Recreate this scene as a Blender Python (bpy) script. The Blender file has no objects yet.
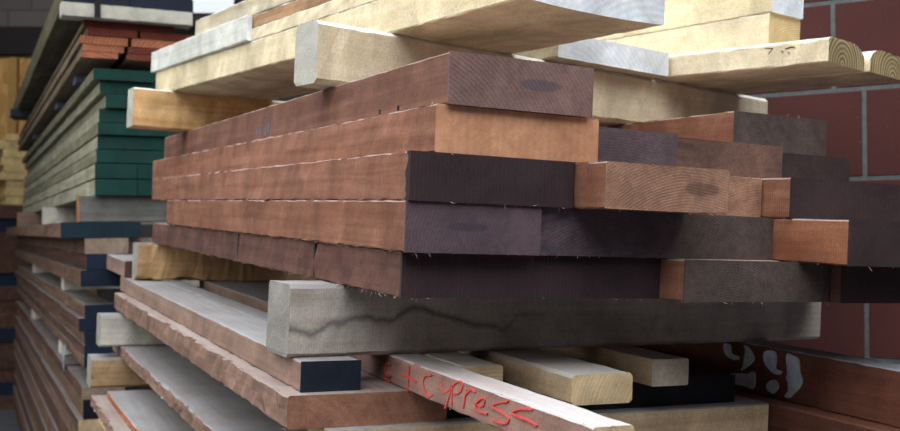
import bpy, bmesh, math, random
from mathutils import Vector, Matrix
S = bpy.context.scene
COL = S.collection
random.seed(7)

# ------------------------------------------------------------------ frames (metres, world Z up)
def frame(rows, org):
    m = Matrix(((rows[0][0], rows[1][0], rows[2][0], org[0]),
                (rows[0][1], rows[1][1], rows[2][1], org[1]),
                (rows[0][2], rows[1][2], rows[2][2], org[2]),
                (0, 0, 0, 1)))
    return m
# hardwood stack: x = across the pile, y = along the boards to the back, z = up (the pile leans slightly)
FM = frame([[0.8971213222061163, 0.44109358918763514, -0.02469370002084441],
            [-0.4399726309253586, 0.897102495287881, 0.040388079737414574],
            [0.039967702958362515, -0.02536845532994292, 0.9988788836462631]],
           [-0.065, 1.3026355, 1.2298305])
# stack across the aisle
FG = frame([[0.8994055561277331, 0.43691789718204266, 0.013129993472393919],
            [-0.4370637470586948, 0.8993546131741122, 0.01168592184880355],
            [-0.0067027317995305155, -0.01624902718518907, 0.9998455093172938]],
           [-1.2002, 3.3991732, 1.378166])
FW = Matrix.Identity(4)

# ------------------------------------------------------------------ materials
def lin(h):
    h = h.lstrip('#'); o = []
    for i in (0, 2, 4):
        c = int(h[i:i+2], 16)/255
        o.append(c/12.92 if c <= .04045 else ((c+.055)/1.055)**2.4)
    return (o[0], o[1], o[2], 1)
MC = {}
class NT:
    def __init__(s, name):
        s.m = bpy.data.materials.new(name); s.m.use_nodes = True
        s.t = s.m.node_tree; s.b = s.t.nodes['Principled BSDF']
        s.tc = s.n('ShaderNodeTexCoord'); s.oi = s.n('ShaderNodeObjectInfo')
    def n(s, k, **kw):
        x = s.t.nodes.new(k)
        for a, v in kw.items(): setattr(x, a, v)
        return x
    def l(s, a, b): s.t.links.new(a, b)
    def math(s, op, a, b=0.0, c=None):
        x = s.n('ShaderNodeMath', operation=op)
        for i, v in enumerate((a, b, c)):
            if v is None: continue
            if isinstance(v, (int, float)): x.inputs[i].default_value = v
            else: s.l(v, x.inputs[i])
        return x.outputs[0]
    def vec(s, op, a, b):
        x = s.n('ShaderNodeVectorMath', operation=op)
        for i, v in enumerate((a, b)):
            if isinstance(v, tuple): x.inputs[i].default_value = v
            else: s.l(v, x.inputs[i])
        return x.outputs[0]
    def noise(s, v, scale, detail=4, rough=.6, dist=0.0):
        x = s.n('ShaderNodeTexNoise'); s.l(v, x.inputs['Vector'])
        x.inputs['Scale'].default_value = scale; x.inputs['Detail'].default_value = detail
        x.inputs['Roughness'].default_value = rough; x.inputs['Distortion'].default_value = dist
        return x.outputs['Fac']
    def ramp(s, f, stops):
        x = s.n('ShaderNodeValToRGB'); s.l(f, x.inputs[0]); e = x.color_ramp.elements
        e[0].position, e[0].color = stops[0]; e[1].position, e[1].color = stops[-1]
        for p, c in stops[1:-1]:
            q = e.new(p); q.color = c
        return x.outputs[0]
    def mix(s, f, a, b, mode='MIX'):
        x = s.n('ShaderNodeMix', data_type='RGBA', blend_type=mode)
        for i, v in ((0, f), (6, a), (7, b)):
            if isinstance(v, (int, float)): x.inputs[i].default_value = v
            elif isinstance(v, tuple): x.inputs[i].default_value = v
            else: s.l(v, x.inputs[i])
        return x.outputs[2]
    def grey(s, f, lo, hi):
        return s.ramp(f, [(.33, (lo, lo, lo, 1)), (.67, (hi, hi, hi, 1))])
    def out(s, col, rough=.85, bump=None, strength=.3, dist=.002, spec=.25):
        if isinstance(col, tuple): s.b.inputs['Base Color'].default_value = col
        else: s.l(col, s.b.inputs['Base Color'])
        s.b.inputs['Roughness'].default_value = rough
        s.b.inputs['Specular IOR Level'].default_value = spec
        if bump is not None:
            x = s.n('ShaderNodeBump'); s.l(bump, x.inputs['Height'])
            x.inputs['Strength'].default_value = strength; x.inputs['Distance'].default_value = dist
            s.l(x.outputs[0], s.b.inputs['Normal'])
        return s.m
    def rnd(s, k, lo=0.0, hi=1.0):
        r = s.math('FRACT', s.math('MULTIPLY', s.oi.outputs['Random'], k))
        return s.math('MULTIPLY_ADD', r, hi-lo, lo)
    def pos(s):
        c = s.n('ShaderNodeCombineXYZ')
        s.l(s.rnd(37.3, 0, 9), c.inputs[0]); s.l(s.rnd(91.7, 0, 9), c.inputs[1]); s.l(s.rnd(17.9, 0, 9), c.inputs[2])
        return s.vec('ADD', s.tc.outputs['Object'], c.outputs[0])

def side(name, dark, mid, light, saw=.12, stain=None, stain_at=.6, sawscale=75, bump=.35, grainy=55, tide=None):
    """long-grain face of a board; local y runs along the board"""
    if name in MC: return MC[name]
    t = NT(name); v = t.pos()
    g = t.noise(t.vec('MULTIPLY', v, (grainy, 2.2, grainy)), 1, 6, .62, .4)
    c = t.ramp(g, [(.18, lin(dark)), (.5, lin(mid)), (.84, lin(light))])
    blot = t.noise(t.vec('MULTIPLY', v, (12, 9, 7)), 1, 4, .6, .6)
    c = t.mix(1, c, t.grey(blot, .72, 1.18), 'MULTIPLY')
    w = t.n('ShaderNodeTexWave', bands_direction='Y'); t.l(t.vec('MULTIPLY', v, (.3, 1, .18)), w.inputs['Vector'])
    w.inputs['Scale'].default_value = sawscale; w.inputs['Distortion'].default_value = 3.5; w.inputs['Detail'].default_value = 2
    c = t.mix(1, c, t.grey(w.outputs['Fac'], 1-saw, 1+saw*.4), 'MULTIPLY')
    f = t.noise(t.vec('MULTIPLY', v, (260, 200, 260)), 1, 4, .75)
    c = t.mix(1, c, t.grey(f, .84, 1.16), 'MULTIPLY')
    if stain:
        q = t.noise(t.vec('MULTIPLY', v, (10, 7, 10)), 1, 5, .62, 1.2)
        k = t.ramp(q, [(stain_at-.02, (0, 0, 0, 1)), (stain_at+.08, (1, 1, 1, 1))])
        c = t.mix(k, c, lin(stain))
    if tide:                       # wandering water line with a greyer patch under it
        ss = t.n('ShaderNodeSeparateXYZ'); t.l(t.tc.outputs['Object'], ss.inputs[0])
        wv = t.noise(t.vec('MULTIPLY', t.tc.outputs['Object'], (1, 6, 1)), 1, 2, .5, .3)
        dz = t.math('SUBTRACT', ss.outputs[2], t.math('MULTIPLY_ADD', wv, .17, -.034))
        band = t.ramp(t.math('ABSOLUTE', t.math('ADD', dz, t.math('MULTIPLY_ADD', t.noise(v, 60, 3, .6), .012, -.006))), [(0.0, (.8, .8, .8, 1)), (.009, (0, 0, 0, 1))])
        fade = t.n('ShaderNodeMapRange'); t.l(ss.outputs[1], fade.inputs[0])
        fade.inputs[1].default_value = .30; fade.inputs[2].default_value = .50; fade.inputs[3].default_value = 1; fade.inputs[4].default_value = 0
        band = t.math('MULTIPLY', band, fade.outputs[0])
        c = t.mix(band, c, lin(tide))
    h = t.math('ADD', t.math('MULTIPLY', g, .6), t.math('MULTIPLY', f, .8))
    MC[name] = t.out(c, .85, h, bump); return MC[name]

def end(name, dark, light, ring=260, soft=.5, straight=False, smear=None, speck=.2, bump=.4, heart=None, spot=None):
    """sawn end grain: growth rings about a heart somewhere outside (or inside) the board"""
    if name in MC: return MC[name]
    t = NT(name); o = t.tc.outputs['Object']
    s = t.n('ShaderNodeSeparateXYZ'); t.l(o, s.inputs[0])
    if heart: X = t.math('SUBTRACT', s.outputs[0], heart[0]); Z = t.math('SUBTRACT', s.outputs[2], heart[1])
    else:
        X = t.math('SUBTRACT', s.outputs[0], t.rnd(53.1, -.15, .35)); Z = t.math('SUBTRACT', s.outputs[2], t.rnd(29.3, -.28, -.04))
    if straight: d = X
    else: d = t.math('SQRT', t.math('ADD', t.math('MULTIPLY', X, X), t.math('MULTIPLY', Z, Z)))
    v = t.pos()
    wob = t.noise(v, 14, 3, .5)
    d = t.math('ADD', d, t.math('MULTIPLY', wob, .012 if not straight else .004))
    w = t.math('SINE', t.math('MULTIPLY', d, ring*9.0))
    w2 = t.noise(t.vec('MULTIPLY', t.cxyz(d), (ring*2.2, 0, 0)), 1, 3, .7)
    if soft < .3:                  # dense hardwood: rings barely show, pores and saw fuzz do
        w2 = t.math('ADD', t.math('MULTIPLY', w2, .22), t.math('MULTIPLY', t.noise(t.vec('MULTIPLY', v, (1, 1, 1)), 70, 5, .75), .78))
    f = t.math('ADD', t.math('MULTIPLY', w, .12*soft*2), w2)
    c = t.ramp(f, [(.25, lin(dark)), (.78, lin(light))])
    sp = t.noise(v, 520, 3, .75)
    c = t.mix(1, c, t.grey(sp, 1-speck, 1+speck), 'MULTIPLY')
    bl = t.noise(v, 11, 4, .6, .8)
    c = t.mix(1, c, t.grey(bl, .74, 1.2), 'MULTIPLY')
    if smear:
        q = t.noise(t.vec('MULTIPLY', v, (8, 1, 26)), 1, 3, .5, 1.0)
        k = t.ramp(q, [(.62, (0, 0, 0, 1)), (.74, (.75, .75, .75, 1))])
        c = t.mix(k, c, lin(smear))
    if spot:                       # a brushed dark streak across the end
        x0, z0, rx, rz, sc = spot
        ex = t.math('DIVIDE', t.math('SUBTRACT', s.outputs[0], x0), rx); ez = t.math('DIVIDE', t.math('SUBTRACT', s.outputs[2], z0), rz)
        q = t.math('ADD', t.math('MULTIPLY', ex, ex), t.math('MULTIPLY', ez, ez))
        q = t.math('SUBTRACT', q, t.math('MULTIPLY', t.noise(v, 110, 4, .7), 2.4))
        c = t.mix(t.ramp(q, [(0.0, (.5, .5, .5, 1)), (1.0, (0, 0, 0, 1))]), c, lin(sc))
    MC[name] = t.out(c, .8, t.math('ADD', sp, t.math('MULTIPLY', w, .15)), bump); return MC[name]
def _cx(s, d):
    c = s.n('ShaderNodeCombineXYZ'); s.l(d, c.inputs[0]); return c.outputs[0]
NT.cxyz = _cx

def dusty(name, wood, dust, amount=.5):
    """upward face of a stored board: real pale sawdust lying on it"""
    if name in MC: return MC[name]
    t = NT(name); v = t.pos()
    g = t.noise(t.vec('MULTIPLY', v, (60, 3, 60)), 1, 5, .6, .3)
    q = t.noise(t.vec('MULTIPLY', v, (7, 4, 7)), 1, 6, .65, .5)
    f = t.math('ADD', t.math('MULTIPLY', g, .5), t.math('MULTIPLY', q, .6))
    k = t.ramp(f, [(.55-amount*.5, (0, 0, 0, 1)), (.95-amount*.5, (1, 1, 1, 1))])
    c = t.mix(k, lin(wood), lin(dust))
    f2 = t.noise(v, 420, 3, .7)
    c = t.mix(1, c, t.grey(f2, .88, 1.1), 'MULTIPLY')
    MC[name] = t.out(c, .92, f2, .25); return MC[name]

def plain(name, hexc, rough=.7, var=.12, scale=30, metal=0.0):
    if name in MC: return MC[name]
    t = NT(name); v = t.pos()
    f = t.noise(v, scale, 5, .6)
    c = t.mix(1, lin(hexc), t.grey(f, 1-var, 1+var), 'MULTIPLY')
    MC[name] = t.out(c, rough, f, .2)
    t.b.inputs['Metallic'].default_value = metal
    return MC[name]

# ------------------------------------------------------------------ helpers
def link(name, me, parent=None, mat4=None, **props):
    o = bpy.data.objects.new(name, me); COL.objects.link(o)
    if parent: o.parent = parent
    if mat4 is not None: o.matrix_world = mat4
    for k, v in props.items():
        if v: o[k] = v
    return o

def board_mesh(name, w, L, t, mats, seed=0, bev=.0022, rough=.0006, cup=0.0, nseg=None, fuzz=0, wane=None, taper=None, chunk=None, skew=0.0, K=1):
    """sawn board: x 0..w, y 0..L, z 0..t; side, end and top material slots; slightly ragged arrises"""
    rg = random.Random(seed*7919+13)
    bm = bmesh.new()
    n = nseg or max(6, min(90, int(L/.022)))
    prof = []
    def line(a, b, k):
        for i in range(k): prof.append((a[0]+(b[0]-a[0])*i/k, a[1]+(b[1]-a[1])*i/k))
    b = bev
    if wane:                      # rounded (waney) upper corners
        for i in range(9):
            a = math.pi*1.5*0 + i/8*math.pi/2
            prof.append((w-wane[1]+wane[1]*math.sin(math.pi/2-a+0) if False else w-wane[1]*(1-math.cos(a)), t-wane[1]*.55*(1-math.sin(a))) if False else
                        (w-wane[1]*(1-math.cos(a)), t-wane[1]*.6*(1-math.sin(a))))
        for i in range(9):
            a = i/8*math.pi/2
            prof.append((wane[0]*(1-math.sin(a)), t-wane[0]*.6*(1-math.cos(a))))
        prof += [(0, b), (b, 0), (w*.5, 0), (w-b, 0), (w, b)]
    else:
        line((b, 0), (w-b, 0), 1+K); prof.append((w-b, 0))
        line((w, b), (w, t-b), 2); prof.append((w, t-b))
        line((w-b, t), (b, t), 1+K); prof.append((b, t))
        line((0, t-b), (0, b), 2); prof.append((0, b))
    if wane is None: prof = prof           # counter-clockwise seen from -y... fixed by normals pass
    rings = []
    for i in range(n+1):
        y = L*i/n; ring = []
        e = 1 if 0 < i < n else .3
        for (px, pz) in prof:
            x = px; z = pz; yy = y
            x += rg.gauss(0, 1)*rough*e; z += rg.gauss(0, 1)*rough*.6*e
            if i == 0: yy += skew*(px/w) + rg.uniform(-1, 1)*.0006
            if cup: z -= cup*(1-(2*px/w-1)**2)
            if taper and y > L-taper[0]: z = z*(1-(1-taper[1])*(y-L+taper[0])/taper[0])
            if chunk:                    # torn-out lower arris: (side 0/1, from, to, size)
                sd, c0, c1, cs = chunk
                m = px > w/2 if sd else px < w/2
                if m and c0 <= y <= c1 and pz < t*.45:
                    q = cs*(.45+.3*math.sin(y*38+seed)+rg.uniform(-.12, .2))*min(1, (c1-y)/.05)
                    z += q*(1-pz/t); x += (-q if sd else q)*.7*(1 if pz < b*1.5 else .45)
            ring.append(bm.verts.new((x, yy, z)))
        rings.append(ring)
    P = len(prof)
    for i in range(n):
        for j in range(P):
            k = (j+1) % P
            bm.faces.new((rings[i][j], rings[i][k], rings[i+1][k], rings[i+1][j]))
    bm.faces.new(rings[0]); bm.faces.new(rings[-1])
    bmesh.ops.recalc_face_normals(bm, faces=bm.faces)
    for f in bm.faces:
        f.normal_update(); nn = f.normal
        f.material_index = 1 if abs(nn.y) > .7 else (2 if nn.z > .45 else 0)
    if wane is None:
        for f in bm.faces: f.smooth = False
    # torn fibres standing off the arrises
    for q in range(fuzz):
        y = rg.uniform(0, L*.98); s = rg.random(); ln = rg.uniform(.003, .010); th = rg.uniform(.0003, .0008)
        z = 0 if rg.random() < .65 else t
        a = Vector((0, y, z))
        if s < .35: a = Vector((rg.uniform(0, w), 0, z))
        d = Vector((rg.uniform(-1, .3), rg.uniform(-1, 1), rg.uniform(-.8, .15) if z == 0 else rg.uniform(0, .5))).normalized()*ln
        sdv = d.cross(Vector((0.3, 1, .2))).normalized()*th
        u2 = d.cross(sdv).normalized()*th
        vs = [bm.verts.new(a+sdv), bm.verts.new(a-sdv*.5+u2), bm.verts.new(a-sdv*.5-u2)]
        m = a+d*.55+Vector((0, 0, -.0006)); ms = [bm.verts.new(m+sdv*.6), bm.verts.new(m-sdv*.3+u2*.6), bm.verts.new(m-sdv*.3-u2*.6)]
        tip = bm.verts.new(a+d)
        fs = []
        for i in range(3):
            j = (i+1) % 3
            fs.append(bm.faces.new((vs[i], vs[j], ms[j], ms[i]))); fs.append(bm.faces.new((ms[i], ms[j], tip)))
        for f in fs: f.material_index = 2
    me = bpy.data.meshes.new(name); bm.to_mesh(me); bm.free()
    for m in mats: me.materials.append(m)
    return me

def box_bm(bm, x0, y0, z0, x1, y1, z1, mi=0):
    vs = [bm.verts.new(p) for p in ((x0,y0,z0),(x1,y0,z0),(x1,y1,z0),(x0,y1,z0),(x0,y0,z1),(x1,y0,z1),(x1,y1,z1),(x0,y1,z1))]
    for q in ((0,3,2,1),(4,5,6,7),(0,1,5,4),(1,2,6,5),(2,3,7,6),(3,0,4,7)):
        f = bm.faces.new([vs[i] for i in q]); f.material_index = mi
def bm_obj(name, bm, mats, parent=None, mat4=None, bevel=0, **props):
    if bevel: bmesh.ops.bevel(bm, geom=bm.edges[:], offset=bevel, segments=2, affect='EDGES')
    bmesh.ops.recalc_face_normals(bm, faces=bm.faces)
    me = bpy.data.meshes.new(name); bm.to_mesh(me); bm.free()
    for m in mats: me.materials.append(m)
    return link(name, me, parent, mat4, **props)

CNT = [0]
def place(fr, r, l, u, yaw=0): return fr @ Matrix.Translation((r, l, u)) @ Matrix.Rotation(math.radians(yaw), 4, 'Z')
def board(label, r, l, u, w, L, t, mats, fr=None, yaw=0, group=None, cat='board', name='timber_board', seal=None, wrap=.0, seal_x=None, **kw):
    CNT[0] += 1
    o = link(name, board_mesh(name, w, L, t, mats, seed=CNT[0], **kw), None, place(fr or FM, r, l, u, yaw), label=label, category=cat, group=group)
    if seal:                     # coat of wax or paint brushed over the near end
        bm = bmesh.new(); x0, x1 = seal_x or (-.0007, w+.0007)
        lo = -.0016
        n = 14
        # ragged edged cap
        rg = random.Random(CNT[0])
        box_bm(bm, x0, lo, -.0004, x1, max(wrap, .0008), t+.0006)
        bmesh.ops.subdivide_edges(bm, edges=[e for e in bm.edges if abs(e.verts[0].co.z-e.verts[1].co.z) > t*.5 or abs(e.verts[0].co.x-e.verts[1].co.x) > w*.3], cuts=8, use_grid_fill=True)
        for v in bm.verts:
            if v.co.y > 0: v.co.y *= rg.uniform(.35, 1)
        sk = kw.get('skew', 0)
        for v in bm.verts: v.co.y += sk*(v.co.x/w) if v.co.y < 0 else 0
        if kw.get('cup'):
            for v in bm.verts: v.co.z -= kw['cup']*(1-(2*v.co.x/w-1)**2)
        c = bm_obj('end_seal', bm, [seal[0]], o, None, label=seal[1])
    return o
def bearer(label, r, l, u, w, L, t, mats, fr=None, yaw=0, group=None, **kw):
    """cross bearer: left end at r, front face at l, running across the pile"""
    a = math.radians(yaw)
    return board(label, r-w*math.sin(a), l+w*math.cos(a), u, w, L, t, mats, fr, yaw-90, group, 'bearer', 'timber_bearer', **kw)

# ------------------------------------------------------------------ wood palette
br_s  = side('hardwood_side', '#5f3f34', '#775142', '#8f6a5a', .2)
br_s2 = side('hardwood_side_warm', '#6a4435', '#8a5d49', '#a07661', .18)
br_s3 = side('hardwood_side_dull', '#52352b', '#684439', '#7d5a4f', .2)
br_s4 = side('hardwood_side_orange', '#6e4434', '#845843', '#9c705b', .16)
br_s5 = side('hardwood_side_bottom', '#4a312a', '#64443b', '#7b5b50', .24, '#442f2d', .66)
br_t  = dusty('hardwood_top_dusty', '#7d5445', '#a1918b', .5)
en_or = end('end_orange', '#bb7f5c', '#d79f7b', 60, .15, straight=True, speck=.1)
en_br = end('end_brown', '#594137', '#7d5f53', 150, .15, smear='#453331', speck=.3)
en_tans = end('end_tan_streaked', '#7f5b49', '#b0856d', 170, .12, spot=(.165, .033, .024, .007, '#4d3830'), speck=.3)
en_tan = end('end_tan', '#7f5b49', '#b0856d', 170, .12, smear='#59403a', speck=.3)
en_dk = end('end_dark', '#412d2a', '#614741', 150, .5, speck=.3)
wx_top = end('wax_plum', '#6b504d', '#8f6f66', 120, .2, smear='#49434b', speck=.25, spot=(.139, .036, .026, .006, '#3b414d'))
wx_pus = end('wax_purple_streaked', '#4a3a41', '#645156', 150, .15, spot=(.09, .035, .022, .005, '#332f38'), speck=.22)
wx_pu = end('wax_purple', '#4a3b3f', '#645459', 150, .15, smear='#34333f', speck=.22)
wx_dp = end('wax_dark_purple', '#312425', '#3d2d30', 120, .35, speck=.3, straight=True)
wx_dk = end('wax_dark', '#2e2324', '#443433', 150, .15, speck=.3)
wx_gr = end('wax_greyed', '#3d3331', '#5f5049', 160, .2, speck=.3, smear='#4c4241')
HW = lambda s=br_s, e=en_br, tp=br_t: [s, e, tp]

pine_s = side('pine_side', '#cbb995', '#dccba6', '#e8dcc0', .03, None, bump=.15, grainy=40)
pine_y = side('pine_side_yellow', '#d3c09c', '#e2d1af', '#efe2c6', .03, None, bump=.15, grainy=40)
pine_u = side('pine_side_weathered', '#a89a82', '#c6b89d', '#d9cfb9', .05, None, bump=.25, grainy=45)
pine_e = end('pine_end', '#c0a06c', '#e6cc9a', 150, .6, speck=.12)
pine_ew = end('pine_end_pale', '#dcdcd6', '#f0f1ee', 110, .35, speck=.06)
pine_eh = end('pine_end_heart', '#6f5c3c', '#cdb98c', 75, .9, speck=.25, heart=(.055, .004))
pine_eh2 = end('pine_end_heart_far', '#6f5c3c', '#c8b384', 75, .9, speck=.25, heart=(.10, .0))
pine_t = dusty('pine_top_dusty', '#cbb895', '#dcdbd8', .6)
PINE = [pine_s, pine_e, pine_t]
bA_s = side('bearer_pale_side', '#cbb896', '#dccbad', '#e7dbc3', .04, None, grainy=45)
bA_e = end('bearer_pale_end', '#aba596', '#d6d2c7', 160, .5, speck=.28, bump=.9)
bO_s = side('bearer_orange_side', '#bc8a54', '#dcae77', '#e9c592', .03, '#9c6a3c', .70)
bG_s = side('bearer_grey_side', '#a1958a', '#bcb1a4', '#cfc6ba', .06, None, grainy=40, tide='#5d5854')
bG_e = end('bearer_grey_end', '#7b756c', '#aaa69c', 160, .4, speck=.3, bump=.8)
bW_s = side('bearer_weathered_side', '#a59d90', '#beb7ab', '#d2ccc1', .05, '#7b746a', .70)
bB_s = side('bearer_brown_side', '#7c6145', '#a58763', '#bfa37e', .05, '#5b4430', .64)
bY_s = side('bearer_yellow_side', '#b58d5e', '#d0a676', '#dfbf94', .04, '#96703f', .70)
lb_s = side('light_board_side', '#a98a68', '#c8aa86', '#dac4a4', .04)
lb_e = end('light_board_end', '#bb9b73', '#dcc19a', 110, .3, speck=.14)
lb_t = dusty('light_board_top', '#b5a38e', '#b3b0ad', .6)
gr_t = dusty('grey_top', '#7f6558', '#9c928d', .5)
gr_t2 = dusty('grey_top_bluish', '#7c6d66', '#959394', .55)
lo_s = side('low_board_side', '#71584c', '#8a6e60', '#9d8477', .14, '#543a2f', .70)
lo_s2 = side('low_board_rough', '#694e3e', '#846758', '#9b7f6f', .16, '#50372b', .66)
lo_e = end('low_board_end', '#8d5d48', '#ab7b64', 60, .12, speck=.22)
blk = plain('black_end_paint', '#14171d', .55, .3)
red_s = side('red_board_side', '#5a3427', '#754939', '#8a5d4d', .1)
let_s = side('lettered_side', '#755145', '#937064', '#a9897d', .14)

# ------------------------------------------------------------------ the reddish hardwood pile, five courses
g1 = 'reddish hardwood boards of the main pile'
board('wide dark-ended hardwood board at the left of the bottom course, resting on grey bearer', .008, .016, 0, .421, 1.90, .061, HW(br_s5), seal=(wx_dp, 'dark brown sealed end'), wrap=.006, group=g1, fuzz=120, rough=.0014)
board('greyish dark hardwood end right of a tan corner, middle of the bottom course', .431, -.040, 0, .288, 1.25, .061, HW(br_s4, en_dk), seal=(wx_gr, 'greyed dark sealed end'), group=g1, fuzz=60, rough=.0010)
board('dark hardwood board furthest right in the bottom course, by the red block wall', .722, -.062, 0, .34, .95, .061, HW(br_s3, en_dk), seal=(wx_dk, 'blackish sealed end'), group=g1, fuzz=30)

board('hardwood board with purple end and warm orange side, left of the second course up', 0.0, -0.008, 0.0615, 0.203, 1.66, 0.067, HW(br_s4), seal=(wx_pus, 'purple sealed end with dark streak'), wrap=.002, group=g1, fuzz=60, rough=.0010)
board('purple-ended hardwood board shaded by the tan one above, second course up', 0.209, 0.002, 0.0615, 0.247, 1.7, 0.067, HW(br_s4), seal=(wx_pu, 'purple sealed end'), group=g1, fuzz=25)
board('grey-brown hardwood end left of the orange-sided board, second course up', 0.458, 0.012, 0.0615, 0.188, 1.4, 0.067, HW(br_s3), seal=(wx_gr, 'grey-brown sealed end'), group=g1, fuzz=20)
board('jutting hardwood board with bright orange-brown side at the right of the second course up', 0.648, -0.14, 0.0615, 0.36, 1.15, 0.067, HW(side('hardwood_side_bright', '#7c4a35', '#945d42', '#a67357', .1), en_dk), seal=(wx_dk, 'dark sealed end'), group=g1, fuzz=20)

board('hardwood board with near-black end at the left of the middle course', 0.002, -0.012, 0.129, 0.249, 1.93, 0.0635, HW(br_s2), seal=(wx_dp, 'near-black sealed end'), wrap=.016, group=g1, fuzz=60, rough=.0010)
board('tan-ended hardwood board jutting forward in the middle course', 0.255, -0.085, 0.129, 0.213, 1.6, 0.0635, HW(br_s4, en_tans), group=g1, fuzz=50, rough=.0010)
board('small tan-brown hardwood end set back right of the jutting tan board', 0.47, 0.034, 0.129, 0.172, 1.35, 0.0635, HW(br_s3, en_tan), group=g1, fuzz=15)
board('long dark hardwood end with reddish side reaching the right edge, middle course', 0.645, -0.026, 0.129, 0.37, 1.1, 0.0635, HW(br_s4, en_dk), seal=(wx_dp, 'dark sealed end'), group=g1, fuzz=20)

board('hardwood board with clean bright orange end on the left of the fourth course up', 0.035, -0.012, 0.193, 0.256, 2.13, 0.0635, HW(br_s2, en_or), group=g1, fuzz=50, rough=.0010)
board('plum-brown hardwood end just right of the bright orange end', 0.293, 0.085, 0.193, 0.214, 1.5, 0.0635, HW(br_s3), seal=(wx_pu, 'plum-brown sealed end'), group=g1, fuzz=15)
board('mid-brown grainy hardwood end near the top right of the pile', 0.509, 0.125, 0.193, 0.264, 1.2, 0.0635, HW(br_s3, en_br), group=g1, fuzz=25)
board('dark shadowy hardwood end at far right under the topmost right board', 0.79, 0.225, 0.193, 0.255, 0.75, 0.0635, HW(br_s3, en_dk), seal=(wx_dk, 'dark sealed end'), group=g1, fuzz=10)

top_l = board('topmost left hardwood board with rosy brown end and blue streak, under pale bearer', 0.048, -0.02, 0.257, 0.224, 2.02, 0.0683, HW(br_s, en_br), seal=(wx_top, 'rosy brown sealed end'), group=g1, fuzz=70)
board('rough hardwood board alone at the upper right, orange side and dark end', 0.75, 0.225, 0.257, 0.23, 0.85, 0.0683, HW(br_s4, en_dk), seal=(wx_gr, 'dark grainy sealed end'), group=g1, fuzz=60, rough=.0011)

# marks on the side faces
def patch(name, o_parent, pts, mat, plane_x, label=None, off=.0006):
    """flat painted shape on the left face of a board; pts are (along, up) in the parent's axes"""
    bm = bmesh.new()
    a = [bm.verts.new((plane_x-off, y, z)) for y, z in pts]
    f = bm.faces.new(a); r = bmesh.ops.extrude_face_region(bm, geom=[f])
    for v in [g for g in r['geom'] if isinstance(g, bmesh.types.BMVert)]: v.co.x += off+.0008
    bmesh.ops.triangulate(bm, faces=[f for f in bm.faces if len(f.verts) > 4])
    return bm_obj(name, bm, [mat], o_parent, None, label=label)
def smooth(pts, k=5, closed=False):
    out = []; n = len(pts)
    rng = range(n if closed else n-1)
    for i in rng:
        p0 = pts[(i-1) % n] if (closed or i > 0) else pts[i]
        p1 = pts[i]; p2 = pts[(i+1) % n]; p3 = pts[(i+2) % n] if (closed or i+2 < n) else p2
        for j in range(k):
            t = j/k
            out.append(tuple(.5*((2*b)+(-a+c)*t+(2*a-5*b+4*c-d)*t*t+(-a+3*b-3*c+d)*t**3) for a, b, c, d in zip(p0, p1, p2, p3)))
    if not closed: out.append(pts[-1])
    return out
def stroke_bm(bm, pts, w, x, seed=0, squash=1.0):
    rg = random.Random(seed); L = []; R = []
    for i, p in enumerate(pts):
        a = pts[max(0, i-1)]; b = pts[min(len(pts)-1, i+1)]
        dy, dz = b[0]-a[0], b[1]-a[1]; n = math.hypot(dy, dz) or 1
        ww = w*rg.uniform(.7, 1.1)*(.6 if i in (0, len(pts)-1) else 1)/2
        L.append((p[0]-dz/n*ww, p[1]+dy/n*ww)); R.append((p[0]+dz/n*ww, p[1]-dy/n*ww))
    vl = [[bm.verts.new((xx, *q)) for q in L] for xx in (x, x+.0026)]; vr = [[bm.verts.new((xx, *q)) for q in R] for xx in (x, x+.0026)]
    for i in range(len(pts)-1):
        bm.faces.new((vl[0][i], vr[0][i], vr[0][i+1], vl[0][i+1])); bm.faces.new((vl[1][i], vl[1][i+1], vr[1][i+1], vr[1][i]))
        bm.faces.new((vl[0][i], vl[0][i+1], vl[1][i+1], vl[1][i])); bm.faces.new((vr[0][i], vr[1][i], vr[1][i+1], vr[0][i+1]))

blue = plain('blue_crayon', '#4a7fa8', .8, .25, 300)
for y, z0, z1, w in ((.93, .012, .030, .004), (.905, .014, .028, .003), (.865, .008, .028, .004), (.845, .012, .034, .005), (.87, .040, .046, .003), (.80, .036, .044, .003)):
    bm = bmesh.new(); stroke_bm(bm, smooth([(y, z0), (y+.002, (z0+z1)/2), (y-.001, z1)], 3), w, -.0011, int(y*100))
    bm_obj('crayon_mark', bm, [blue], top_l, None, label='faded blue crayon marks')
sticker = plain('dark_stain', '#2c2426', .8, .3, 200)
base_l = bpy.data.objects['timber_board']
for y, w in ((.86, .015), (.36, .008)):
    bm = bmesh.new(); stroke_bm(bm, [(y, .003), (y+.001, .03), (y, .058)], w, -.0014, int(y*10))
    bm_obj('strap_stain', bm, [sticker], base_l, None, label='dark vertical stain')
for y in (.235, .165):
    bm = bmesh.new(); stroke_bm(bm, [(y, .004), (y, .011)], .010, -.0011, 3)
    bm_obj('ink_spot', bm, [sticker], top_l, None, label='small black spots')

# ------------------------------------------------------------------ bearers of the main pile
top_bearer = bearer('pale square bearer with pitted end, lying on top of the hardwood pile', 0.01, 0.412, 0.326, 0.078, 1.26, 0.1068, [bA_s, bA_e, pine_t], yaw=11.5, bev=.008, rough=.0009)
bearer('orange pine bearer poking out left near the top back of the hardwood pile', -0.104, 1.64, 0.326, 0.085, 0.95, 0.1068, [bO_s, bA_e, pine_t], yaw=2, bev=.004)
bearer('weathered grey bearer with water stain, directly under the front of the hardwood pile', -0.072, 0.245, -0.11, 0.095, 1.155, 0.1095, [bG_s, bG_e, gr_t2], yaw=3.5, bev=.006, rough=.0008)
bearer('yellow bearer with splintered lower corner, under the back of the hardwood pile', -.045, 1.835, -.110, .092, .95, .1095, [bY_s, bG_e, gr_t2], yaw=0, bev=.005, chunk=(1, .0, .20, .015), nseg=70, rough=.001)

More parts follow.
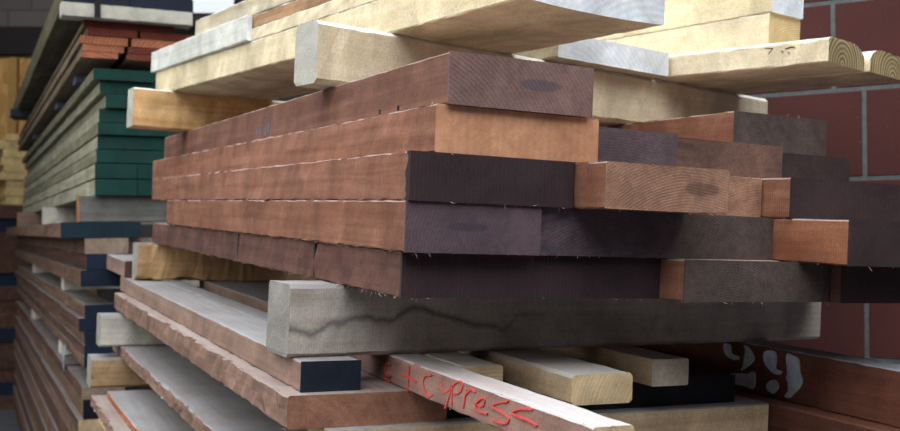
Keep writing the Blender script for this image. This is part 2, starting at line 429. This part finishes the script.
# dark wandering water stain on the grey bearer
gb = [o for o in bpy.data.objects if o.get('label', '').startswith('weathered grey bearer')][0]

# ------------------------------------------------------------------ pale softwood on top
g2 = 'pale softwood planks on top of the pile'
white_e = end('white_painted_end', '#dbe0e4', '#f4f6f8', 60, .2, speck=.05)
board('wide pale plank with white end, overhanging the front of the pile at top centre', 0.207, 0.072, 0.4335, 0.288, 1.74, 0.066, [pine_s, white_e, pine_t], yaw=7.5, group=g2, cup=.004, K=6)
board('thin yellow plank on top of the wide pale plank', 0.207, 0.072, 0.5, 0.28, 1.58, 0.0295, [pine_y, pine_e, pine_t], yaw=7.5, group=g2)
board('brown rough-sawn plank in the upper left layers of pale softwood', 0.209, 0.09, 0.53, 0.26, 1.3, 0.03, [side('brown_plank_side', '#8a6548', '#ad8765', '#c4a07c', .18), pine_e, pine_t], yaw=7.5, group=g2)
board('greyish pale plank topmost at the upper left, above brown plank', 0.207, 0.1, 0.5605, 0.24, 1.4, 0.045, [pine_u, pine_e, pine_t], yaw=7.5, group=g2)
board('short whitish strip leaning on the left side of pale planks', 0.0615, 1.09, 0.5005, 0.0122, 0.74, 0.06, [side('white_strip_side', '#b9b6a8', '#d3d2c7', '#e3e3dc', .02, None, bump=.12), white_e, pine_t], yaw=7.2, group=g2, cat='strip', name='timber_strip')
board('bluish white plank end lying on the pale bearer, right of the wide plank', 0.524, 0.479, 0.4335, 0.326, 0.85, 0.0495, [pine_u, white_e, pine_t], yaw=11, group=g2)
board('light yellow plank with round heart in its end and black scribble, jutting right', 0.949, 0.197, 0.4335, 0.145, 0.8, 0.0495, [pine_y, pine_eh, pine_t], yaw=15.5, group=g2, wane=(.014, .055))
board('plank with ring-grained end cut off by the right edge of the view', 1.1, 0.232, 0.4335, 0.145, 0.7, 0.0495, [pine_y, pine_eh2, pine_t], yaw=15.5, group=g2, wane=(.05, .02))
board('square pale timber with greyish end behind heart-grained plank, lower of two', 0.948, 0.355, 0.4835, 0.105, 0.75, 0.07, [pine_y, pine_e, pine_t], yaw=10, group=g2)
board('square pale timber with white end at top right before the red wall', 0.948, 0.348, 0.554, 0.105, 0.75, 0.085, [pine_s, white_e, pine_t], yaw=10, group=g2)
ink = plain('black_ink', '#22252c', .7, .2)
hp = [o for o in bpy.data.objects if o.get('label', '').startswith('light yellow plank with round')][0]
bm = bmesh.new()
for pts in ([(.135, .040), (.117, .037), (.127, .026)], [(.090, .034), (.075, .036), (.068, .033)], [(.098, .030), (.094, .028)], [(.084, .026), (.081, .024)]):
    bm = bmesh.new(); stroke_bm(bm, pts, .0022, -.0012, len(pts))
    bm_obj('ink_scribble', bm, [ink], hp, None, label='black scribbled mark')

# ------------------------------------------------------------------ lower pile: course under the bearers
g3 = 'boards of the lower pile'
cdark = plain('dark_board_end', '#1c2430', .6, .25)
board('dusty brown board with dark painted end, directly below the grey bearer at left', -.062, .208, -.155, .092, 1.83, .0445, HW(lo_s, en_dk, gr_t2), seal=(cdark, 'dark painted end'), group=g3)
board('narrow dusty board beside the dark-ended one, its near end hidden behind the grey bearer', 0.032, 0.44, -0.155, 0.055, 1.4, 0.0445, HW(lo_s, en_dk, gr_t2), seal=(cdark, 'dark painted end'), group=g3)
board('dusty brown board lying behind the seam under the yellow splintered bearer', .156, .42, -.155, .20, 1.50, .0445, HW(lo_s, en_dk, gr_t2), group=g3)
board('short reddish board end showing behind the yellow splintered bearer', -0.062, 1.96, -0.109, 0.13, 0.85, 0.05, HW(lo_s, en_dk, gr_t2), group=g3)
let = board('reddish board with red handwriting on its side, jutting toward the viewer', .099, -.305, -.155, .053, .72, .0445, HW(let_s, lb_e, dusty('pink_top', '#a89189', '#b5aeac', .6)), group=g3, fuzz=30)
board('small pale board end between the lettered board and the round-cornered one', .157, .122, -.155, .070, .95, .0445, [lb_s, lb_e, lb_t], group=g3, bev=.003)
board('pale tan board with ringed end and rounded corners, in the row below the grey bearer', 0.281, 0.016, -0.155, 0.107, 1.1, 0.0445, [lb_s, lb_e, lb_t], group=g3, bev=.005)
board('pale board with plain square end, rightmost of the light row before painted number', 0.512, 0.13, -0.155, 0.075, 0.95, 0.0445, [lb_s, side('pale_end', '#b9a68e', '#cdbba4', '#d8cab7', .03), lb_t], group=g3, bev=.002)
num = board('red-brown board on edge with a large white painted number', .864, -.26, -.204, .070, 1.36, .094, HW(red_s, en_dk, dusty('red_top', '#8c7f80', '#a9adb3', .7)), group=g3, fuzz=20)

red = plain('red_crayon', '#d3504a', .75, .15, 400)
def letters(parent, strokes, ox, oz, w, mat, label):
    for i, s in enumerate(strokes):
        bm = bmesh.new(); stroke_bm(bm, smooth([(y-ox, z-oz) for y, z in s], 4), w, -.0022, i)
        bm_obj('handwriting_stroke', bm, [mat], parent, None, label=label)
ST = [[(0.252, -0.129), (0.27, -0.130), (0.273, -0.146), (0.264, -.153), (0.25, -0.150)], [(0.255, -0.151), (0.274, -0.155), (0.265, -0.162), (0.249, -0.160)],
      [(0.212, -0.139), (0.186, -0.139), (0.152, -0.142)], [(0.18, -0.117), (0.181, -0.135), (0.183, -0.167)],
      [(0.101, -0.12), (0.12, -0.124), (0.128, -0.135), (0.122, -0.15), (0.11, -0.159), (0.093, -0.152)],
      [(0.069, -0.125), (0.066, -0.137), (0.059, -0.141), (0.041, -0.132), (0.038, -0.124)], [(0.033, -0.123), (0.038, -0.136), (0.046, -0.153), (0.053, -0.167)],
      [(0.032, -0.122), (0.033, -0.14), (0.033, -0.158)], [(0.033, -0.125), (0.017, -0.114), (0.003, -0.114), (0.005, -0.125), (0.015, -0.133), (0.029, -0.137)],
      [(-0.01, -0.122), (-0.005, -0.138), (-0.002, -0.154)], [(-0.008, -0.13), (-0.022, -0.119), (-0.034, -0.121)],
      [(-0.042, -0.139), (-0.057, -0.137), (-0.061, -0.125), (-0.047, -0.13), (-0.037, -0.14), (-0.04, -0.148), (-0.052, -0.149), (-0.07, -0.147)],
      [(-0.122, -0.116), (-0.103, -0.122), (-0.082, -0.132), (-0.108, -0.137), (-0.124, -0.141), (-0.123, -0.147), (-0.113, -0.152), (-0.098, -0.153), (-0.083, -0.152)],
      [(-0.181, -0.115), (-0.155, -0.12), (-0.134, -0.129), (-0.143, -0.133), (-0.17, -0.133), (-0.191, -0.136)]]
ST = [[(y, -.111+(z+.111)*.82) for y, z in q] for q in ST]
letters(let, ST, -.305, -.155, .0027, red, 'red handwriting reading e + Cypress')
white = plain('white_paint', '#dde5ec', .7, .14, 60)
N29 = [[(0.356, -0.121), (0.337, -0.120), (0.332, -0.136), (0.312, -0.14), (0.316, -0.147), (0.336, -0.147), (0.353, -0.138)],
       [(0.299, -0.117), (0.286, -0.118), (0.273, -0.13), (0.271, -0.141), (0.284, -0.154), (0.305, -0.166), (0.295, -0.146), (0.291, -0.13)],
       [(0.352, -0.196), (0.335, -0.178), (0.31, -0.172), (0.285, -0.169), (0.274, -0.163), (0.266, -0.168), (0.268, -0.195), (0.295, -0.194)],
       [(0.24, -0.119), (0.217, -0.117), (0.212, -0.131), (0.213, -0.147), (0.199, -0.151), (0.202, -0.158), (0.221, -0.157), (0.239, -0.145), (0.246, -0.131)],
       [(0.235, -0.182), (0.224, -0.172), (0.21, -0.171), (0.204, -0.181), (0.211, -0.192), (0.219, -0.196), (0.233, -0.191)],
       [(0.186, -0.117), (0.172, -0.118), (0.157, -0.123), (0.153, -0.146), (0.147, -0.16), (0.153, -0.175), (0.168, -0.19), (0.176, -0.197), (0.188, -0.195), (0.177, -0.179), (0.186, -0.16), (0.179, -0.147), (0.187, -0.133)]]
for s in N29:
    bm = bmesh.new()
    pts = smooth([(y+.26, z+.204) for y, z in s], 4, True)
    a = [bm.verts.new((-.0022, y, z)) for y, z in pts]; b = [bm.verts.new((.0006, y, z)) for y, z in pts]
    f1 = bm.faces.new(a); bm.faces.new(b[::-1])
    for i in range(len(a)):
        j = (i+1) % len(a); bm.faces.new((a[i], b[i], b[j], a[j]))
    bmesh.ops.triangulate(bm, faces=[f for f in bm.faces if len(f.verts) > 4])
    bm_obj('painted_number', bm, [white], num, None, label='white stencilled number 29')

# thick course under them
board('thick rough brown board with reddish end, at the left under the dark-ended board', -.087, .188, -.204, .255, 1.78, .0485, HW(lo_s2, lo_e, gr_t), group=g3, bev=.003, rough=.0016, fuzz=60)
board('wide black-ended board under the light row', 0.176, 0.205, -0.204, 0.58, 1.35, 0.0485, [lo_s, en_dk, blk], seal=(blk, 'black painted end'), group=g3)
board('dark red-brown board low at right, below the board with the white number', .818, -.30, -.282, .11, 1.30, .0775, HW(side('red_board_dark', '#4a2a20', '#603a2c', '#744a3a', .1), en_dk, red_s), group=g3)
# bearers below
bearer('light tan bearer low in front, its face running to the right under black-ended board', -.03, .175, -.300, .09, .842, .0955, [lb_s, lb_e, gr_t2], group=None)
bearer('greyish white bearer end sticking out at the far left under thick brown board', -0.142, 1.82, -0.3, 0.09, 0.95, 0.0895, [bW_s, bG_e, gr_t2], bev=.006)
board('dusty grey board with rough brown edge, between thick brown board and lower bearers', -.083, .10, -.333, .30, 1.90, .0325, HW(lo_s2, lo_e, gr_t2), group=g3, rough=.0014, fuzz=30)
bearer('brown grained bearer end at the far left, one layer below the greyish white one', -0.162, 1.83, -0.42, 0.1, 0.95, 0.0865, [bB_s, bG_e, gr_t2], bev=.007)
bearer('brown bearer low at the front of the lower pile, below the dusty grey board', -.05, .20, -.420, .09, .95, .0865, [bB_s, bG_e, gr_t2])
board('dusty grey board with thin orange edge near the lower left', -.122, .5, -.440, .34, 1.28, .0195, HW(side('orange_edge', '#7d452c', '#a8623f', '#bd7a55', .08), lo_e, gr_t2), group=g3)
board('rough-edged brown board right below the orange-edged one', -.158, .1, -.470, .38, 1.74, .0295, HW(lo_s2, lo_e, gr_t), group=g3, rough=.0018)
board('yellowish brown board at the very bottom left of the lower pile', -.140, .1, -.510, .38, 1.70, .0395, HW(lb_s, lo_e, gr_t), group=g3)
# carried on down to the floor, below the picture
for k, u in enumerate((-.62, -.86)):
    for l in (.45, 1.60):
        bearer('brown bearer low in the lower pile, out of the picture', -.12, l, u, .10, .75, .1095, [bB_s, bG_e, gr_t2], group='hidden low bearers', nseg=8)
    for r in (-.13, .17):
        board('thick brown board low in the lower pile, out of the picture', r, .4, u-.131, .29, 1.42, .130, HW(lo_s, lo_e, gr_t), group='hidden low boards', nseg=8)
# foot bearers reach the floor (the pile leans a little)
for l, h in ((.45, .24), (1.60, .29)):
    bearer('foot bearer standing on the floor under the lower pile', -.12, l, -.992-h, .14, .75, h, [bB_s, bG_e, gr_t2], group='foot bearers', nseg=8)

# ------------------------------------------------------------------ stack across the aisle
gG = 'boards of the stack across the aisle'
grn = end('green_end_paint', '#092c29', '#124138', 90, .3, speck=.12, smear='#33251f')
gs = side('treated_side', '#595541', '#7b7761', '#97937b', .05)
gs2 = side('treated_side_pale', '#736f5b', '#96927b', '#afab95', .05)
gt = dusty('treated_top', '#6b6b5b', '#7b7c74', .5)
G = [(.487, .528, -.010, .203, 'topmost green-ended board in the left stack'),
     (.443, .487, .012, .20, 'second green-ended board from the top of the left stack'),
     (.393, .443, .030, .20, 'third green-ended board, slightly recessed at its left edge'),
     (.344, .393, .010, .24, 'fourth green-ended board, beside the orange bearer end'),
     (.300, .344, .004, .24, 'fifth green-ended board, just under the orange bearer end'),
     (.252, .300, .004, .24, 'sixth green-ended board, halfway down the green pack'),
     (.204, .252, .000, .24, 'third green-ended board from the bottom of the green pack')]
for i, (u0, u1, r, w, lb) in enumerate(G):
    board(lb, r, (0, .015, .004, .02, .0, .012, .006)[i], u0, w, 4.7, u1-u0-.005, [gs if i % 2 == 0 else gs2, gs, gt], FG, seal=(grn, 'green painted end'), group=gG, nseg=24, rough=.0012)
for (u0, u1, r, w, lb) in [(.150, .204, -.006, .137, 'green-ended board left of the seam, second layer from the bottom of the green pack'),
                           (.150, .204, .135, .14, 'green-ended board right of the seam, second layer from the bottom of the green pack'),
                           (.092, .150, -.006, .137, 'lowest green-ended board left of the seam in the left stack'),
                           (.092, .150, .135, .14, 'lowest green-ended board right of the seam in the left stack')]:
    board(lb, r, 0.0, u0, w, 4.7, u1-u0-.005, [gs2, gs, gt], FG, seal=(grn, 'green painted end'), group=gG, nseg=24, rough=.0012)
board('wide green-ended board behind the orange bearer, right half of the green pack', .256, .02, .204, .24, 4.6, .30, [gs, gs, gt], FG, seal=(grn, 'green painted end'), group=gG, nseg=12) if False else None
dkw = side('dark_grey_bearer', '#4b4a46', '#605f5a', '#74726c', .05)  # bearer side is dark grey along its whole length
# bearers under the green pack
bearer('dark grey bearer with orange end under the near end of the green pack', -.055, .02, .0005, .09, .60, .0905, [dkw, end('orange_bearer_end', '#7c5433', '#a87548', 100, .5), gt], FG)
bearer('pale block end under the green pack, second bearer back', -.055, 1.72, .0005, .10, .60, .0905, [bW_s, bW_s, gt], FG)
bearer('brown block end furthest back under the green pack', -.10, 3.3, .0005, .12, .60, .0905, [lo_s, lo_e, gt], FG)
# brown boards with navy ends
gtb = dusty('brown_top_dusty', '#5d4a3f', '#75706e', .5)
navy = end('navy_end_paint', '#111b2b', '#1d2b40', 90, .3, speck=.15)
teal = end('teal_end_paint', '#0d1d27', '#16303a', 90, .3, speck=.15)
gb1 = side('aisle_board_side', '#4a372b', '#694f3f', '#826755', .08)
gb2 = side('aisle_board_side_dark', '#38271f', '#53392e', '#6c4f42', .08)
tanE = side('aisle_tan_end', '#705c4f', '#8a7667', '#9a8879', .06)
B = [(-.053, 0, -.115, .258, gb1, teal, 'long dark-teal-ended board overhanging left, just under the green pack'),
     (-.108, -.054, -.040, .143, gb1, None, 'brown board with bare tan end in the left stack'),
     (-.162, -.109, -.033, .135, gb2, navy, 'navy-ended board directly under the bare tan end'),
     (-.219, -.163, -.052, .145, gb1, navy, 'navy-ended board with jutting left edge, lowest of its pack')]
for (u0, u1, r, w, s, sl, lb) in B:
    board(lb, r, 0, u0, w, 4.75, u1-u0-.001, [s, tanE, gtb], FG, seal=(sl, 'dark painted end') if sl else None, group=gG, nseg=24, rough=.0015)
board('short bare tan end right of the longer tan board end in left stack', .105, .03, -.108, .10, 4.6, .053, [gb1, tanE, gtb], FG, group=gG, nseg=8)
for l, lb in ((.9, 'pale block end under the navy-ended pack, nearest one'), (2.9, 'pale block end under the navy-ended pack, further back')):
    bearer(lb, -.030, l, -.279, .12, .60, .0595, [bW_s, bW_s, gtb], FG)
B2 = [(-.324, -.280, -.040, .10, gb1, navy, 'navy-ended board at the top of the middle pack in left stack'),
      (-.368, -.325, -.058, .12, gb2, navy, 'navy-ended board with the most jutting edge of the middle pack'),
      (-.415, -.369, -.040, .12, gb1, navy, 'navy-ended brown board third down in the middle pack'),
      (-.455, -.416, -.041, .12, gb2, navy, 'navy-ended brown board fourth down in the middle pack'),
      (-.493, -.456, -.042, .12, gb1, navy, 'navy-ended board lowest in the middle pack of left stack')]
for (u0, u1, r, w, s, sl, lb) in B2:
    board(lb, r, 0, u0, w, 4.75, u1-u0-.001, [s, tanE, gtb], FG, seal=(sl, 'navy painted end'), group=gG, nseg=24, rough=.0015)
for l, lb in ((.95, 'pale block end low in left stack beside the white tag'), (2.9, 'pale block end low in left stack, further back')):
    bearer(lb, -.035, l, -.556, .16, .45, .062, [bW_s, bW_s, gtb], FG)
B3 = [(-.600, -.557, -.050, .14, gb2, None, 'brown board carrying the pale blocks low in left stack'),
      (-.665, -.601, -.045, .12, gb1, blk, 'black-ended board near the bottom left of the view'),
      (-.715, -.666, -.060, .18, gb2, None, 'board with pale bare end at the bottom left of the view'),
      (-.760, -.716, -.060, .18, gb1, None, 'brown board low in left stack below the bare pale end')]
for (u0, u1, r, w, s, sl, lb) in B3:
    board(lb, r, 0 if sl or r > -.09 else .35, u0, w, 4.7 if r > -.09 else 4.2, u1-u0-.001, [s, lb_s if u0 < -.7 else tanE, gtb], FG, seal=(sl, 'black painted end') if sl else None, group=gG, nseg=24, rough=.0015)
u = -.761
for k in range(7):
    t = .085 if k < 6 else .105
    board('brown board deep at the bottom of left stack', -.06-.006*(k % 3), .02*(k % 2), u-t, .22, 4.65, t-.001, [gb1 if k % 2 else gb2, tanE, gtb], FG, group='lowest boards of left stack', nseg=16)
    u -= t
# red-ended pack above
for l, lb in ((.40, 'grey-blue block end above the green pack, nearest'), (1.25, 'grey-blue block end above the green pack, second back'), (2.9, 'grey-blue block end above the green pack, furthest back')):
    bearer(lb, -.028, l, .5295, .12, .50, .0295, [plain('grey_blue_block', '#5c626c', .9, .15), plain('grey_blue_block', '#5c626c'), gt], FG)
redE = end('red_end', '#451913', '#84402f', 60, .6, speck=.2)
orE = end('orange_red_end', '#874931', '#bc7b59', 60, .5, speck=.15)
dkr = end('dark_red_end', '#2c1614', '#6b2219', 60, .6, speck=.2)
R = [(.560, .582, -.050, .12, orE, 'lowest orange-red end in the thin-board pack'),
     (.560, .582, .10, .09, redE, 'short dark red end right of the lowest orange one'),
     (.583, .606, -.044, .135, orE, 'second orange-red end from the bottom of the thin-board pack'),
     (.583, .606, .105, .10, redE, 'dark red end beside second orange-red one'),
     (.607, .636, -.052, .155, orE, 'orange-brown end left of a gap in thin-board pack'),
     (.607, .636, .115, .19, orE, 'orange end right of a gap in thin-board pack'),
     (.637, .664, -.030, .165, redE, 'dim red end in upper left of thin-board pack'),
     (.637, .664, .145, .20, redE, 'dim red end in upper right of thin-board pack'),
     (.665, .687, -.042, .30, dkr, 'dark red end topmost in thin-board pack')]
for (u0, u1, r, w, e, lb) in R:
    board(lb, r, .01*random.random(), u0, w, 4.4, u1-u0-.0012, [side('thin_board_side', '#5a4a3a', '#7b6955', '#93826c', .06), e, gt], FG, group='thin red-ended boards of left stack', nseg=14, rough=.001)
# whitish bearer and navy pack on the very top
bearer('whitish bearer under the navy-ended pack at the top of left stack', -.115, -.04, .688, .08, .43, .047, [plain('whitish_bearer', '#b3ada0', .9, .2, 14), bW_s, gt], FG)
bearer('dark block end far back under the navy-ended top pack', -.15, 3.2, .688, .10, .6, .047, [plain('dark_block', '#33373d', .9, .2), bW_s, gt], FG)
tps = side('top_pack_side', '#453f30', '#645c47', '#7d755e', .05)
navyd = plain('navy_cover_paint', '#0e1728', .6, .2, 20)
for k, (r, w, lb) in enumerate([(-.108, .215, 'navy-ended plank low left in the topmost pack'), (.110, .215, 'navy-ended plank low right in the topmost pack')]):
    board(lb, r, 0, .736, w, 3.9, .05, [tps, gs, gt], FG, seal=(navyd, 'navy painted end'), group=gG, nseg=12)
for k, (r, w, lb) in enumerate([(-.104, .21, 'navy-ended plank high left in the topmost pack'), (.110, .21, 'navy-ended plank high right in the topmost pack')]):
    board(lb, r, 0, .787, w, 3.9, .05, [tps, gs, gt], FG, seal=(navyd, 'navy painted end'), group=gG, nseg=12)
# black strap round the whitish bearer and pack
bm = bmesh.new()
for z0, z1, y0, y1 in ((.688, .838, -.0455, -.0435),):
    box_bm(bm, -.012, y0, z0, .008, y1, z1)
box_bm(bm, -.012, -.0455, .838, .008, 1.0, .840)
bm_obj('packing_strap', bm, [plain('black_strap', '#101114', .5)], None, FG.copy(), label='black strap over the whitish bearer at the top of left stack', category='strap')
# white tag on the left stack
bm = bmesh.new(); n = 6
pts = []
for i in range(n+1):
    f = i/n; pts.append((-.004-.010*math.sin(f*2.4), -.03*f, -.095*f))
vs = [[bm.verts.new((x, y+s, z)) for (x, y, z) in pts] for s in (-.035, .035)]
for i in range(n): bm.faces.new((vs[0][i], vs[0][i+1], vs[1][i+1], vs[1][i]))
r_ = bmesh.ops.solidify(bm, geom=bm.faces[:], thickness=.0008)
bm_obj('paper_tag', bm, [plain('white_tag', '#b9c4d0', .6, .05)], None, FG @ Matrix.Translation((-.045, .62, -.478)), label='small white paper tag stapled low on left stack', category='tag')

# ------------------------------------------------------------------ far stack at the end of the aisle
yl = side('far_yellow', '#b89a66', '#d6b980', '#e6cf9f', .03)
yl2 = side('far_dull', '#6d5a3e', '#8b7554', '#a08a68', .05)
FF = Matrix.Translation((-3.47, 7.92, 0)) @ Matrix.Rotation(math.radians(26), 4, 'Z')
z = 0.0
rg = random.Random(5)
rows = []
bot = ['near the floor', 'low']
names = ['lowest', 'second lowest', 'third lowest', 'fourth lowest', 'fifth lowest', 'sixth lowest', 'seventh lowest']
for k in range(15):
    t = .108
    bl = k % 4 == 1
    board('dim %s board in the far stack, %s one counted from the floor' % ('navy-ended' if bl else 'brown', ['first', 'second', 'third', 'fourth', 'fifth', 'sixth', 'seventh', 'eighth', 'ninth', 'tenth', 'eleventh', 'twelfth', 'thirteenth', 'fourteenth', 'fifteenth'][k]),
          -.29+rg.uniform(-.035, .035), rg.uniform(0, .05), z, .58, 1.2, t-.001, [gb2 if k % 2 else yl2, gb2, gt], FF, seal=(navy, 'navy painted end') if bl else None, group='dim boards of the far stack', nseg=6)
    z += t
for k in range(9):
    t = .062+rg.uniform(-.006, .008); e = rg.uniform(-.03, .03)
    board('yellow board in the far stack, %s from the top' % ['ninth', 'eighth', 'seventh', 'sixth', 'fifth', 'fourth', 'third', 'second', 'first'][k],
          -.07+e, rg.uniform(0, .04), z, .30+rg.uniform(-.04, .04), 1.1, t-.002, [yl, yl, gt], FF, group='yellow boards of the far stack', nseg=6, bev=.004)
    z += t

# ------------------------------------------------------------------ red block wall on the right
wallm = NT('dark_red_block'); v = wallm.tc.outputs['Object']
f = wallm.noise(v, 260, 4, .7); f2 = wallm.noise(v, 3.5, 3, .5)
c = wallm.mix(1, lin('#4f2925'), wallm.grey(f, .86, 1.12), 'MULTIPLY'); c = wallm.mix(1, c, wallm.grey(f2, .85, 1.12), 'MULTIPLY')
sp = wallm.noise(v, 140, 2, .4); k = wallm.ramp(sp, [(.72, (0, 0, 0, 1)), (.76, (.25, .25, .25, 1))])
c = wallm.mix(k, c, lin('#a98a84'))
wallm = wallm.out(c, .8, f, .35)
mort = plain('grey_mortar', '#5e6262', .95, .18, 60)
Pw = Vector((1.0375, 2.49615, 1.46743)); dw = Vector((-.86184, .50718, 0)).normalized()
nw = Vector((-dw.y, dw.x, 0)) * 1.0     # into the wall is away from camera
if nw.y < 0: nw = -nw
FWALL = Matrix(((dw.x, nw.x, 0, Pw.x), (dw.y, nw.y, 0, Pw.y), (0, 0, 1, Pw.z), (0, 0, 0, 1)))
T0, T1 = -1.35, 1.02
bm = bmesh.new()
H = .2262; BL = .455
for ci in range(-7, 9):
    z0 = ci*H-.0005; off = {0: 0.0, 1: .072}.get(ci % 2, 0)
    if z0+Pw.z < -.2: continue
    x = off-8*BL
    while x < T1:
        a, b = max(x+.0045, T0), min(x+BL-.0045, T1)
        if b-a > .02: box_bm(bm, a, 0, z0+.0045, b, .18, z0+H-.0045)
        x += BL
bmesh.ops.bevel(bm, geom=bm.edges[:], offset=.0025, segments=1, affect='EDGES')
box_bm(bm, T0+.004, .0016, -1.46, T1-.004, .17, 1.9, 1)
for f in bm.faces: pass
bm_obj('wall_right', bm, [wallm, mort], None, FWALL, kind='structure')

# ------------------------------------------------------------------ shell of the shed, plus unseen slabs added to block light
def slab(name, x0, y0, z0, x1, y1, z1, mat, **pr):
    bm = bmesh.new(); box_bm(bm, x0, y0, z0, x1, y1, z1)
    return bm_obj(name, bm, [mat], None, None, kind='structure', **pr)
conc = plain('concrete_floor', '#4c4e53', .85, .15, 6)
slab('floor', -9, -8, -.12, 9, 9.7, 0, conc)
dkb = NT('dark_blockwork'); b = dkb.n('ShaderNodeTexBrick')
mp = dkb.n('ShaderNodeMapping'); mp.inputs['Rotation'].default_value = (math.radians(90), 0, 0)
dkb.l(dkb.tc.outputs['Object'], mp.inputs[0]); dkb.l(mp.outputs[0], b.inputs['Vector'])
b.inputs['Color1'].default_value = lin('#5b5759'); b.inputs['Color2'].default_value = lin('#656062'); b.inputs['Mortar'].default_value = lin('#4c4b50')
b.inputs['Scale'].default_value = 1; b.inputs['Brick Width'].default_value = .44; b.inputs['Row Height'].default_value = .22; b.inputs['Mortar Size'].default_value = .01
dkb = dkb.out(b.outputs['Color'], .9)
# back wall with a window opening high up
bm = bmesh.new()
WX0, WX1, WZ0, WZ1 = -2.52, -2.02, 3.47, 3.95
for q in ((-7, 0, WX0, 4.4), (WX1, 0, 5, 4.4), (WX0, 0, WX1, WZ0), (WX0, WZ1, WX1, 4.4)):
    box_bm(bm, q[0], 9.4, q[1], q[2], 9.6, q[3])
bm_obj('wall_back', bm, [dkb], None, None, kind='structure')
fr = bpy.data.objects.new('window_1', None); COL.objects.link(fr); fr['kind'] = 'structure'; fr.location = ((WX0+WX1)/2, 9.45, WZ0)
bm = bmesh.new(); hw = (WX1-WX0)/2; hh = WZ1-WZ0
box_bm(bm, -hw, -.03, 0, -hw+.03, .03, hh); box_bm(bm, hw-.03, -.03, 0, hw, .03, hh)
box_bm(bm, -hw, -.03, 0, hw, .03, .03); box_bm(bm, -hw, -.03, hh-.03, hw, .03, hh)
bm_obj('window_frame', bm, [plain('dark_metal', '#1c1e22', .5)], fr)
g = bpy.data.materials.new('window_glass'); g.use_nodes = True; pb = g.node_tree.nodes['Principled BSDF']
pb.inputs['Transmission Weight'].default_value = 1; pb.inputs['Roughness'].default_value = .02; pb.inputs['IOR'].default_value = 1.1
bm = bmesh.new(); box_bm(bm, -hw+.03, -.004, .03, hw-.03, .004, hh-.03)
bm_obj('window_pane', bm, [g], fr)
slab('ceiling_blocker', -7, 3.6, 4.4, 5, 9.7, 4.5, plain('dark_ceiling', '#3a3a3e', .9))  # unseen roof slab, brought forward to dim the stack across the aisle
slab('wall_left_blocker', -7, 4.5, 0, -6.8, 9.7, 4.4, dkb)  # unseen wall, put here to keep the back dark
slab('wall_front_blocker', -9, -3.7, 0, 4, -3.5, 4.2, dkb)  # unseen wall behind the camera, added to block low sky light
slab('wall_side_blocker', 3.8, -3.5, 0, 4, 4.6, 4.4, dkb)  # unseen tall wall, added to cut light from the right
slab('trim_1', -7, 9.28, 3.08, -1.5, 9.4, 3.34, plain('dark_ledge', '#1f1d22', .8))
osb = NT('osb_panel'); vv = osb.tc.outputs['Object']
vo = osb.n('ShaderNodeTexVoronoi'); osb.l(osb.vec('MULTIPLY', vv, (22, 22, 9)), vo.inputs['Vector']); vo.inputs['Scale'].default_value = 1
c = osb.mix(1, lin('#b58e58'), osb.grey(vo.outputs['Color'], .75, 1.15), 'MULTIPLY')
osb = osb.out(c, .85)
pan = bmesh.new(); box_bm(pan, -4.8, 9.34, .2, -3.3, 9.375, 3.07)
pan = bm_obj('chipboard_panel', pan, [osb], None, None, label='yellowish chipboard panel on the back wall at the far left', category='panel')
bm = bmesh.new(); box_bm(bm, -4.12, 9.28, .2, -4.04, 9.34, 3.05)
bm_obj('batten', bm, [plain('batten_wood', '#9b7b4c', .85, .1)], pan, None, label='vertical wooden batten')

# ------------------------------------------------------------------ light
W = bpy.data.worlds.new('sky'); S.world = W; W.use_nodes = True
nt = W.node_tree; bg = nt.nodes['Background']
# overcast sky: zenith about three times brighter than the horizon, dark ground below it
tcw = nt.nodes.new('ShaderNodeTexCoord'); sx = nt.nodes.new('ShaderNodeSeparateXYZ'); rp = nt.nodes.new('ShaderNodeValToRGB')
nt.links.new(tcw.outputs['Generated'], sx.inputs[0]); mr = nt.nodes.new('ShaderNodeMapRange'); mr.inputs[1].default_value = -1; mr.inputs[2].default_value = 1
nt.links.new(sx.outputs[2], mr.inputs[0]); nt.links.new(mr.outputs[0], rp.inputs[0])
e = rp.color_ramp.elements; e[0].position = .46; e[0].color = (.02, .02, .022, 1); e[1].position = 1; e[1].color = (.90, .96, 1, 1)
q = e.new(.52); q.color = (.07, .076, .085, 1)
nt.links.new(rp.outputs[0], bg.inputs[0]); bg.inputs[1].default_value = 3.6
def area(name, loc, target, size, power, col):
    L = bpy.data.lights.new(name, 'AREA'); L.shape = 'RECTANGLE'; L.size, L.size_y = size; L.energy = power; L.color = col
    o = bpy.data.objects.new(name, L); COL.objects.link(o); o.location = loc
    o.rotation_euler = (Vector(target)-Vector(loc)).to_track_quat('-Z', 'Y').to_euler(); return o
area('roof_light', (-.4, -1.9, 4.3), (.2, 1.6, 1.3), (2.6, 1.8), 42, (.9, .95, 1))
area('door_light', (-3.6, .4, 2.3), (-.2, 2.2, 1.1), (2.2, 2.0), 27, (1, .96, .9))

area('back_fill', (-3.9, 7.4, 4.1), (-3.9, 8.4, 1.5), (1.2, .3), 22, (1, .95, .85))  # fill light added to brighten the chipboard panel, no lamp hangs there

# ------------------------------------------------------------------ camera
cam = bpy.data.cameras.new('camera'); co = bpy.data.objects.new('camera', cam); COL.objects.link(co); S.camera = co
cam.sensor_width = 36; cam.lens = 40; cam.clip_start = .05
co.location = (0, 0, 1.3); co.rotation_euler = (math.pi/2+math.atan((245-215.5)/1000), 0, 0)
cam.dof.use_dof = True; cam.dof.focus_distance = 1.45; cam.dof.aperture_fstop = 7
S.view_settings.view_transform = 'Standard'; S.view_settings.look = 'None'; S.view_settings.gamma = 1
S.view_settings.exposure = 0.42

# turn the whole place so the piles run along the world axes
bpy.context.view_layer.update()
RZ = Matrix.Rotation(-math.radians(26.16), 4, 'Z')
for o in [o for o in bpy.data.objects if o.parent is None]:
    o.matrix_world = RZ @ o.matrix_world
